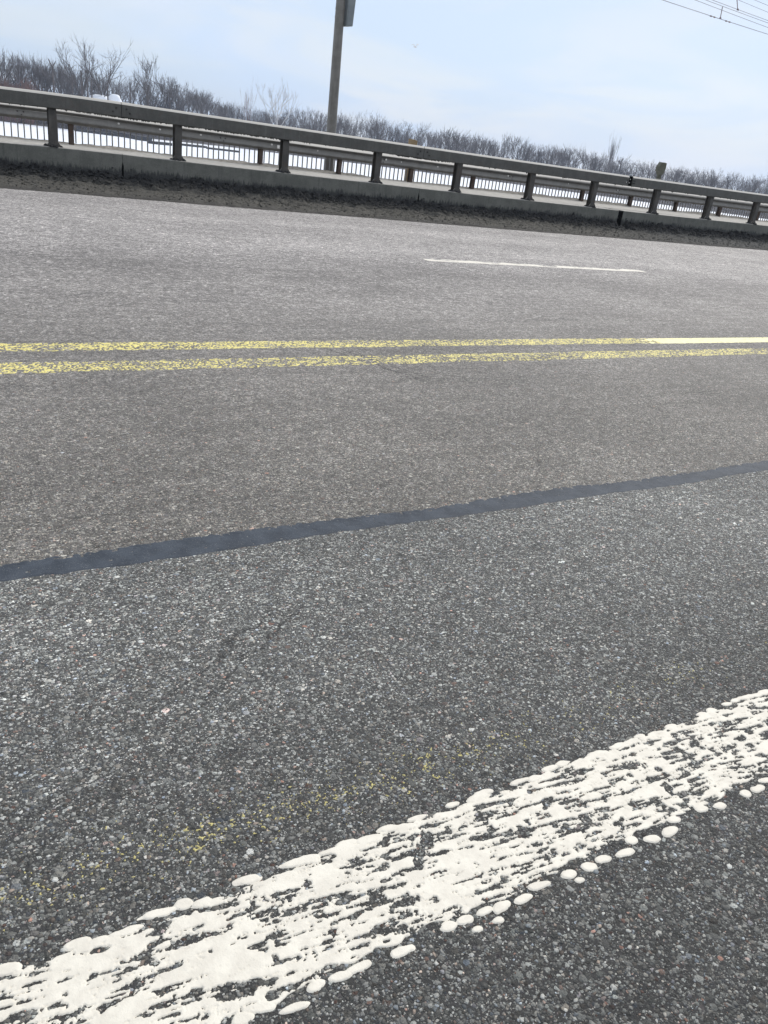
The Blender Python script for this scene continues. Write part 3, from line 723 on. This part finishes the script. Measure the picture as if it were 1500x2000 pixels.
# pieces showing above the rail
tp = obj('timber_post', MB().prism_y([(-.085, 0), (.085, 0), (.085, .885), (.02, .905), (-.085, .91)], 0, .14).me('timber_post', M['wood']), None, (10.60, 17.06, .474)); bevel(tp, .008)
tag(tp, 'square brown timber post whose top shows just above the steel rail', 'post')
mk = empty('marker_post', (18.93, 17.05, .474), 'dark olive post with a faceted hexagonal head standing above the far part of the rail', 'marker post')
obj('head', MB().prism_y([(-.07, .90), (.055, .90), (.105, .99), (.125, 1.08), (.115, 1.22), (-.01 + .09, 1.23), (-.075, 1.23), (-.145, 1.12), (-.155, 1.0), (-.11, .97)][::-1], -.03, .09).me('head', M['olive']), mk)
obj('shaft', MB().box((-.075, 0, 0), (.055, .06, .90)).me('shaft', M['olive']), mk)
obj('collar', MB().box((-.11, -.01, .74), (.075, .07, .80)).me('collar', M['walk']), mk)
sb = obj('wooden_stub', MB().box((-.05, 0, 0), (.05, .08, .79)).me('wooden_stub', M['picket']), None, (2.74, 17.06, .474)); tag(sb, 'pale stub of a post just showing above the left end of the rail', 'post')

# ------------------------------------------------------------------ overhead power line
def catenary(name, x0, z0, x1, z1, y, r, label):
    # wire through two known points, gently sagging, long enough to leave the view both ways
    m = MB(); sl_ = (z1 - z0) / (x1 - x0); xs = np.linspace(-60, 330, 90); pts = []
    for X in xs:
        pts.append((X, y + (X - 105) * .0, z0 + sl_ * (X - x0) + .00018 * (X - x0) * (X - x1)))
    for a, b_ in zip(pts[:-1], pts[1:]): m.tube(a, b_, r, r, 5, False)
    o = obj(name, m.me(name, M['wire'])); tag(o, label, 'power line', 'overhead wires in the upper right corner'); return o
catenary('overhead_wire', 92.09, 23.6, 115.23, 23.37, 90, .045, 'lowest of the overhead wires in the upper right corner of the sky')
catenary('overhead_wire', 98.27, 24.7, 114.81, 24.16, 90, .035, 'second lowest of the overhead wires in the upper right corner')
catenary('overhead_wire', 100.26, 25.06, 114.52, 24.70, 90, .035, 'third overhead wire from the bottom, holding the longer brown insulator')
catenary('overhead_wire', 101.27, 25.30, 114.43, 24.98, 90, .035, 'fourth overhead wire from the bottom, close above the third one')
catenary('overhead_wire', 106.85, 26.23, 113.86, 25.94, 90, .03, 'fifth overhead wire from the bottom, with one tiny clip')
catenary('overhead_wire', 110.27, 26.84, 113.39, 26.72, 90, .03, 'topmost overhead wire, cutting the very corner of the sky')
def insulator(x0, z0, x1, z1, label):
    e = empty('insulator_string', (x0, 90, z0), label, 'insulator')
    m = MB(); m.tube((0, 0, 0), (x1 - x0, 0, z1 - z0), .05, .05, 6); 
    for k in range(9):
        t = .1 + .1 * k; m.tube(((x1 - x0) * t, 0, (z1 - z0) * t - .02), ((x1 - x0) * t, 0, (z1 - z0) * t + .02), .10, .05, 8)
    obj('rod', m.me('rod', M['insul']), e)
    obj('clamp', MB().prism_y([(-.22, -.06), (.22, -.06), (.06, .16), (-.06, .16)], -.06, .06).me('clamp', M['insul']), e)
    return e
insulator(104.13, 23.52, 103.99, 24.92, 'long brown insulator hanging down to the lowest overhead wire')
insulator(107.27, 25.10, 106.32, 26.6, 'shorter-looking brown insulator cut by the top edge of the photo')
for x, z, l in ((102.5, 23.52, 'small brown damper on the lowest wire, left of the insulator'), (105.85, 23.49, 'small brown damper on the lowest wire, right of the insulator')):
    e = empty('wire_damper', (x, 90, z), l, 'wire damper', 'dampers on the lowest wire')
    obj('bar', MB().tube((-.45, 0, -.06), (.45, 0, -.06), .03, .03, 6).me('bar', M['insul']), e)
    for s in (-1, 1): obj('weight', MB().tube((s * .5, 0, -.06), (s * .18, 0, -.06), .10, .08, 8).me('weight', M['insul']), e)

# ------------------------------------------------------------------ gull in the sky
gu = MB()
gu.v += [(-.22, 0, 0), (.22, 0, .02), (0, .06, .03), (0, -.06, .03), (0, 0, .07), (0, 0, -.05)]
gu.f += [(0, 2, 4), (0, 4, 3), (1, 4, 2), (1, 3, 4), (0, 5, 2), (0, 3, 5), (1, 2, 5), (1, 5, 3)]
g0 = view((811, 92)); g0 = g0 / np.linalg.norm(g0) * 70
bird = empty('gull', (g0[0], g0[1], EYE + g0[2]), 'tiny pale gull flying in the sky right of the lamp post', 'bird')
obj('body', gu.me('body', M['gull']), bird)
for s in (-1, 1):
    wv = [(0, .06, .03), (0, -.06, .03), (.10, .30 * s, .20), (-.06, .30 * s, .20), (-.08, .58 * s, .12), (-.12, .56 * s, .115), (0, .30 * s, .18), (0, 0, .0)]
    obj('wing', mesh('wing', wv, [(0, 1, 3, 2), (2, 3, 5, 4), (0, 2, 6, 7), (1, 7, 6, 3), (2, 4, 6), (3, 6, 5), (4, 5, 6)], M['gull']), bird)

# ------------------------------------------------------------------ far bank, trees
def hor(px): return 643 - (3390 - px) * math.tan(ROLL)
def azdir(px):
    r = view((px, hor(px))); n = math.hypot(r[0], r[1]); return r[0] / n, r[1] / n
def topz(px, py, r):
    v = view((px, py)); return EYE + v[2] / math.hypot(v[0], v[1]) * r
def rng_of(px): return float(np.interp(px, [-600, 0, 200, 330, 450, 1000, 1500, 2100], [210, 256, 258, 272, 292, 300, 300, 330]))
prof = [(-600, 25), (-200, 85), (0, 112), (40, 122), (70, 122), (100, 134), (140, 136), (165, 150), (200, 152), (240, 166), (280, 158), (320, 156), (350, 165), (370, 182), (410, 190), (440, 208), (480, 215), (530, 220), (600, 222), (650, 226), (700, 230), (750, 238),
        (800, 249), (850, 256), (900, 265), (950, 274), (1000, 274), (1030, 284), (1060, 292), (1100, 290), (1150, 302), (1200, 312), (1250, 323), (1300, 328), (1350, 335), (1400, 342), (1450, 349), (1500, 346), (1800, 392), (2200, 446)]
def prof_at(px): return float(np.interp(px, [p[0] for p in prof], [p[1] for p in prof]))
# bank terrain following the shore
bv = []; bf = []
pxs = list(range(-600, 2201, 20)); steps = [(-1, ICE - .1), (2, ICE + .3), (5, ICE + .8), (10, ICE + 1.6), (30, ICE + 3.2), (90, ICE + 5.5), (600, ICE + 7.0)]
for p in pxs:
    dx, dy = azdir(p); r = rng_of(p)
    for s, z in steps: bv.append((dx * (r + s - 8), dy * (r + s - 8), z + .25 * math.sin(p * .07 + s)))
k = len(steps)
for i in range(len(pxs) - 1):
    for j in range(k - 1): bf.append((i * k + j, i * k + j + 1, (i + 1) * k + j + 1, (i + 1) * k + j))
tag(obj('far_bank', mesh('far_bank', bv, bf, M['bank'], True)), kind='structure')

def tubes(segs, sides=3):
    """segs: list of (p, q, r0, r1) -> verts, quads as numpy"""
    P = np.array([s[0] for s in segs]); Q = np.array([s[1] for s in segs]); r0 = np.array([s[2] for s in segs]); r1 = np.array([s[3] for s in segs])
    d = Q - P; d /= np.linalg.norm(d, axis=1)[:, None] + 1e-9
    up = np.where(np.abs(d[:, 2:]) < .9, np.array([[0, 0, 1.]]), np.array([[1., 0, 0]]))
    a = np.cross(d, up); a /= np.linalg.norm(a, axis=1)[:, None]; b_ = np.cross(d, a)
    n = len(segs); V = np.zeros((n, 2, sides, 3))
    for k in range(sides):
        t = 2 * math.pi * k / sides; w = a * math.cos(t) + b_ * math.sin(t)
        V[:, 0, k] = P + w * r0[:, None]; V[:, 1, k] = Q + w * r1[:, None]
    V = V.reshape(-1, 3); o = (np.arange(n) * 2 * sides)[:, None]; j = np.arange(sides); j2 = (j + 1) % sides
    Fc = np.stack([o + j, o + sides + j, o + sides + j2, o + j2], -1).reshape(-1, 4)
    return V, Fc
def grow(seed, spread=.5, trunk_frac=.35, levels=4, forks=3, up=.25, nmain=8, thick=1.0, lean=0, vase=False):
    """unit-height bare tree -> trunk segments, branch segments"""
    r = random.Random(seed); T = []; B = []
    def rnd(d, s):
        v = Vector(d) + Vector((r.gauss(0, s), r.gauss(0, s), r.gauss(0, s))); return v.normalized()
    def branch(p, d, ln, rad, lev):
        k = 3 if lev < 3 else 2; p = Vector(p); d = Vector(d); seg = ln / k; pts = [p.copy()]
        for i in range(k):
            d = (rnd(d, .10) + Vector((0, 0, up * .35))).normalized(); q = p + d * seg
            ra = rad * (1 - .6 * i / k); rb = rad * (1 - .6 * (i + 1) / k)
            B.append((tuple(p), tuple(q), ra, rb)); p = q; pts.append(p.copy())
        if lev >= levels: return
        for i in range(forks + (1 if lev == 1 else 0)):
            t = r.uniform(.3, 1); i0 = min(int(t * k), k - 1); bp_ = pts[i0].lerp(pts[i0 + 1], t * k - i0)
            nd = rnd(d, spread * .62); nd.z = max(nd.z, 0) + .18; nd.normalize()
            branch(bp_, nd, ln * r.uniform(.42, .68), max(rad * .48, .0011 * thick), lev + 1)
    p = Vector((0, 0, 0)); d = Vector((lean, 0, 1)).normalized(); K = 9; tp_ = [p.copy()]; tr = .0135 * thick
    if vase: K = 5
    for i in range(K):
        d = rnd(d, .035); d.z += .2; d.normalize(); q = p + d * ((trunk_frac if vase else .93) / K); tap = .35 if vase else .85
        T.append((tuple(p), tuple(q), tr * (1 - tap * i / K), tr * (1 - tap * (i + 1) / K))); p = q; tp_.append(p.copy())
    if vase:
        for i in range(nmain):
            bp_ = tp_[-1].lerp(tp_[-2], r.uniform(0, 1.3)); ph = i * 2.4 + r.uniform(-.5, .5); sp_ = spread * r.uniform(.35, 1.1)
            nd = Vector((math.cos(ph) * sp_, math.sin(ph) * sp_, 1)).normalized()
            branch(bp_, nd, (1 - trunk_frac) * r.uniform(.66, .86), tr * .42, 1)
        return T, B
    for i in range(nmain):
        t = trunk_frac + (1 - trunk_frac) * (i + r.random() * .8) / nmain; t = min(t, .97); i0 = min(int(t * K), K - 1); bp_ = tp_[i0].lerp(tp_[i0 + 1], t * K - i0)
        ph = i * 2.4 + r.uniform(-.5, .5); el = r.uniform(.5, 1.1)
        nd = Vector((math.cos(ph) * spread, math.sin(ph) * spread, el)).normalized()
        branch(bp_, nd, (1 - t) * .80 + .10 * r.uniform(.6, 1.1), tr * .62 * (1 - .6 * t), 1)
    return T, B
def tree_meshes(seed, mt, mc, **kw):
    T, B = grow(seed, **kw)
    tv, tf = tubes(T, 5); bvv, bff = tubes(B, 3)
    return mesh('trunk', tv, tf, mt), mesh('crown', bvv, bff, mc), (np.concatenate([tv, bvv]), np.concatenate([tf, bff + len(tv)]))
protos = []
for i in range(9):
    kw = dict(spread=random.uniform(.45, .8), trunk_frac=random.uniform(.3, .55), levels=4, forks=3, nmain=random.choice((6, 7, 8)), up=random.uniform(.1, .25), thick=random.uniform(1.5, 2.0), vase=(i % 3 == 1))
    mt = M['bark'] if i % 3 else M['bark2']; mc = M['bark2'] if i % 2 else M['bark']
    protos.append(tree_meshes(100 + i, mt, mc, **kw))
def place(px, py_top, r, meshes, name='bare_tree', label=None, group=None, sx=1.0, rz=None, lean=0.):
    dx, dy = azdir(px); base = ICE + .8 + min(max(r - rng_of(px), 0) * .05, 1.6); h = topz(px, py_top, r) - base
    e = empty(name, (dx * r, dy * r, base - .3), label, 'tree', group)
    e.rotation_euler = (0, lean, rz if rz is not None else random.random() * 6.28); e.scale = (h * sx, h * sx, h)
    obj('trunk', meshes[0], e); obj('crown', meshes[1], e)
    return e
# the single trees that stand out
def special(px, py, r, name, label, mt, mc, seed, sx=1., rz=0., **kw):
    me = tree_meshes(seed, M[mt], M[mc], **kw); return place(px, py, r, me, name, label, None, sx, rz)
special(158, 90, 250, 'tall_bare_tree', 'tallest bare tree on the far bank with a wide vase-shaped crown, at the left', 'bark', 'bark', 501, .95, .3, spread=.62, trunk_frac=.42, levels=4, forks=3, nmain=7, up=.10, thick=1.6, vase=True)
special(205, 104, 250, 'tall_bare_tree', 'bare tree beside the tallest one, with a long limb reaching to the right', 'bark', 'bark', 522, 1.0, 1.4, spread=.85, trunk_frac=.45, levels=4, forks=3, nmain=7, up=.12, thick=1.6, vase=True)
special(291, 124, 262, 'tall_bare_tree', 'lone bare tree rising above the wood, third tall one from the left', 'bark', 'bark', 533, .62, 2.2, spread=.8, trunk_frac=.45, levels=4, forks=3, nmain=9, up=.15, thick=1.9)
special(541, 187, 275, 'birch_tree', 'whitish frosted tree standing out of the dark wood left of the lamp post', 'birch', 'birch', 544, 1.0, 1.0, spread=.55, trunk_frac=.22, levels=4, forks=3, nmain=9, up=.3, thick=1.4)
special(483, 191, 280, 'slender_tree', 'slender upright reddish tree left of the whitish tree', 'bark', 'red', 555, .35, .5, spread=.35, trunk_frac=.2, levels=4, forks=3, nmain=12, thick=1.0)
special(1185, 295, 290, 'poplar_tree', 'narrow upright poplar tallest in the right part of the wood', 'bark2', 'bark2', 566, .4, .5, spread=.3, trunk_frac=.12, levels=4, forks=4, nmain=16, up=.7, thick=1.2)
# dead trunks and stumps
def snag(px, py, r, label, fork=False, rad=.28):
    dx, dy = azdir(px); base = ICE + .8; h = topz(px, py, r) - base
    e = empty('dead_tree', (dx * r, dy * r, base - .3), label, 'tree')
    m = MB(); m.tube((0, 0, 0), (0.1, 0, h * .5), rad, rad * .8, 7); m.tube((0.1, 0, h * .5), (0, .1, h * .93 if fork else h + .3), rad * .8, rad * .6, 7)
    obj('trunk', m.me('trunk', M['bark']), e)
    if fork:
        for s in (-1, 1): obj('broken_limb', MB().tube((0, .1, h * .92), (s * .9, 0, h + (.6 if s < 0 else .3)), rad * .6, rad * .3, 6).me('broken_limb', M['bark']), e)
    return e
snag(106, 119, 244, 'dead forked trunk without branches at the left end of the wood', True, .34)
snag(143, 148, 245, 'thick dark leaning dead trunk left of the tallest tree', rad=.3)
snag(161, 138, 246, 'dark broken trunk just right of the tallest tree', rad=.4)
snag(172, 150, 245, 'shorter broken trunk between the tallest tree and the long-limbed tree', rad=.26)
snag(180, 156, 246, 'thin pale dead pole right of the broken trunks', rad=.24)
snag(211, 162, 245, 'slanting dead trunk crossing the base of the long-limbed tree', rad=.26)
snag(255, 161, 259, 'straight dead pole standing in front of the wood left of the lone tree', rad=.22)
# the ranks of ordinary trees: singles in front, the rest as one mass behind
cnt = 0; px = -40.; gl = 'bare grey tree among the many alike in the winter wood along the far bank'
rT = random.Random(3)
while px < 1560 and cnt < 280:
    step = 10.5 if px > 380 else 12
    r = rng_of(px) + rT.choice((0, 8, 16)) + rT.uniform(-2, 5)
    v = rT.random(); top = prof_at(px) + (rT.uniform(-5, 9) if v < .75 else rT.uniform(5, 22))
    place(px, top, r, rT.choice(protos), 'bare_tree', gl, 'bare trees of the far riverbank wood', rT.uniform(.65, 1.05), rT.random() * 6.28)
    cnt += 1; px += step * rT.uniform(.35, 1.0)
VV = []; FF = []; off = 0
for q in range(300):
    px = rT.uniform(-600, 2150) if q % 3 else rT.uniform(380, 2150); r = rng_of(px) + rT.uniform(16, 60)
    dx, dy = azdir(px); base = ICE + 2; h = topz(px, prof_at(px) + rT.uniform(0, 20), r) - base
    v, f = rT.choice(protos)[2]; a = rT.random() * 6.28; s = h * rT.uniform(.7, 1.1)
    V = np.stack([v[:, 0] * math.cos(a) - v[:, 1] * math.sin(a), v[:, 0] * math.sin(a) + v[:, 1] * math.cos(a), v[:, 2]], -1) * np.array([s, s, h]) + np.array([dx * r, dy * r, base])
    VV.append(V); FF.append(f + off); off += len(v)
tag(obj('far_woodland', mesh('far_woodland', np.concatenate(VV), np.concatenate(FF), M['bark2'])), 'mass of bare trees standing deeper in the wood across the river', 'woodland', kind='stuff')
def brush(n, pa, pb, frac, r0, r1, w, m, name, label, hmin=.35):
    segs = []
    for q in range(n):
        px = rT.uniform(pa, pb); r = rng_of(px) + rT.uniform(r0, r1); dx, dy = azdir(px); base = ICE + .6 + max(r - rng_of(px), 0) * .03
        top = topz(px, prof_at(px), r); fr = frac + .12 * math.sin(px * .043) + .08 * math.sin(px * .13 + 1); h = (top - base) * fr * rT.uniform(hmin, 1.05)
        x, y = dx * r, dy * r; z = base
        lx_, ly_ = rT.gauss(0, .16), rT.gauss(0, .16)
        mid_ = (x + lx_ * h * .5, y + ly_ * h * .5, z + h * .5); end = (x + lx_ * h * 1.1, y + ly_ * h * 1.1, z + h)
        segs.append(((x, y, z - .4), mid_, w, w * .75)); segs.append((mid_, end, w * .75, w * .25))
        for _ in range(2):
            t = rT.uniform(.3, .9); bx_, by_, bz_ = x + lx_ * h * t, y + ly_ * h * t, z + h * t
            segs.append(((bx_, by_, bz_), (bx_ + rT.gauss(0, .12) * h, by_ + rT.gauss(0, .12) * h, bz_ + h * rT.uniform(.12, .3)), w * .5, w * .2))
    v, f = tubes(segs, 3); return tag(obj(name, mesh(name, v, f, M[m])), label, 'bushes', kind='stuff')
brush(17000, -600, 2150, .60, 6, 55, .12, 'brush', 'dense_undergrowth', 'dense dark undergrowth filling the lower half of the riverbank wood')
brush(3500, -300, 66, .55, -8, 4, .10, 'red', 'russet_bushes', 'russet-brown bushes at the left end of the far bank')
brush(1500, 60, 420, .36, -6, 6, .05, 'bark', 'shore_scrub', 'thin grey-brown scrub along the shore under the tall trees')

# white heap and shore details
def heap(px, py, r, w, h, label):
    dx, dy = azdir(px); z = topz(px, py, r); nx, ny = 16, 8
    v = [(0, 0, h)]; f = []
    for i in range(1, ny + 1):
        for j in range(nx):
            t = 2 * math.pi * j / nx; a = math.pi / 2 * i / ny; k = 1 + .13 * math.sin(3 * t + i) + .08 * math.sin(5 * t)
            v.append((w * math.sin(a) ** .7 * math.cos(t) * k, w * .6 * math.sin(a) ** .7 * math.sin(t) * k, h * math.cos(a) ** .8))
    for j in range(nx): f.append((0, 1 + j, 1 + (j + 1) % nx))
    for i in range(ny - 1):
        for j in range(nx): a = 1 + i * nx; f.append((a + j, a + nx + j, a + nx + (j + 1) % nx, a + (j + 1) % nx))
    o = obj('snow_heap', mesh('snow_heap', v, f, M['snow'], True), None, (dx * r, dy * r, z - h)); o.rotation_euler = (0, 0, -math.atan2(dx, dy)); tag(o, label, 'snow heap'); return o
heap(225, 184, 247, 1.9, 3.2, 'larger white snow heap between the trunks beside the long-limbed tree')
heap(196, 185, 250, 3.0, 2.2, 'broad white snow heap left of the larger one among the trunks')
def ice(px, py):
    v = view((px, py)); s = (ICE - EYE) / v[2]; return v[0] * s, v[1] * s
def slab(name, a, b_, w, z0, z1, m, label, cat):
    ax, ay = ice(*a); bx, by = ice(*b_); cxm, cym = (ax + bx) / 2, (ay + by) / 2; ln = math.hypot(bx - ax, by - ay)
    o = obj(name, MB().box((-ln / 2, -w / 2, 0), (ln / 2, w / 2, z1 - z0)).me(name, M[m]), None, (cxm, cym, z0)); o.rotation_euler = (0, 0, math.atan2(by - ay, bx - ax)); bevel(o, .05, 1)
    if cat: tag(o, label, cat)
    return o
slab('floating_dock', (147, 256), (240, 268), 2.2, ICE, ICE + .6, 'dock', 'left end of the dark floating dock on the ice', 'dock')
d1 = slab('moored_barge', (200, 259), (286, 276), 3.0, ICE, ICE + 1.0, 'dock', 'low dark barge frozen in beside the dock', 'barge')
slab('barge_cover', (204, 258), (222, 262), 1.8, ICE + .5, ICE + 1.3, 'tarp', 'dark blue cover standing on the frozen barge', 'cover')
slab('floating_dock', (296, 281), (330, 284), 2.0, ICE, ICE + .6, 'dock', 'short dark dock section right of the barge', 'dock')
slab('floating_dock', (352, 284), (400, 289), 1.8, ICE, ICE + .5, 'dock', 'narrow dark dock section seen right of the second railing post', 'dock')
slab('floating_dock', (405, 291), (466, 298), 1.5, ICE, ICE + .45, 'dock', 'rightmost broken bit of dark dock on the ice', 'dock')
sc = MB()
for q in range(260):
    px = rT.uniform(-30, 145); py = 233 + px * .055 + rT.uniform(-5, 5); x, y = ice(px, py); s = rT.uniform(.1, .5)
    sc.tube((x, y, ICE), (x + rT.uniform(-1, 1), y + rT.uniform(-1, 1), ICE + s), .09, .03, 4)
tag(obj('shore_reeds', sc.me('shore_reeds', M['bark'])), 'scattered dark reeds and driftwood on the ice at the left shore', 'reeds', kind='stuff')

# ------------------------------------------------------------------ haze
hz = MB().box((-700, -60, ICE - 1.2), (1000, 800, 42)).me('haze', None)
hm = bpy.data.materials.new('haze'); hm.use_nodes = True; t = hm.node_tree; t.nodes.clear()
pv = t.nodes.new('ShaderNodeVolumePrincipled'); pv.inputs['Density'].default_value = .0003; pv.inputs['Color'].default_value = (.72, .82, 1.0, 1); pv.inputs['Anisotropy'].default_value = .2
ou = t.nodes.new('ShaderNodeOutputMaterial'); t.links.new(pv.outputs[0], ou.inputs['Volume'])
hz.materials.append(hm); tag(obj('haze', hz), kind='stuff')
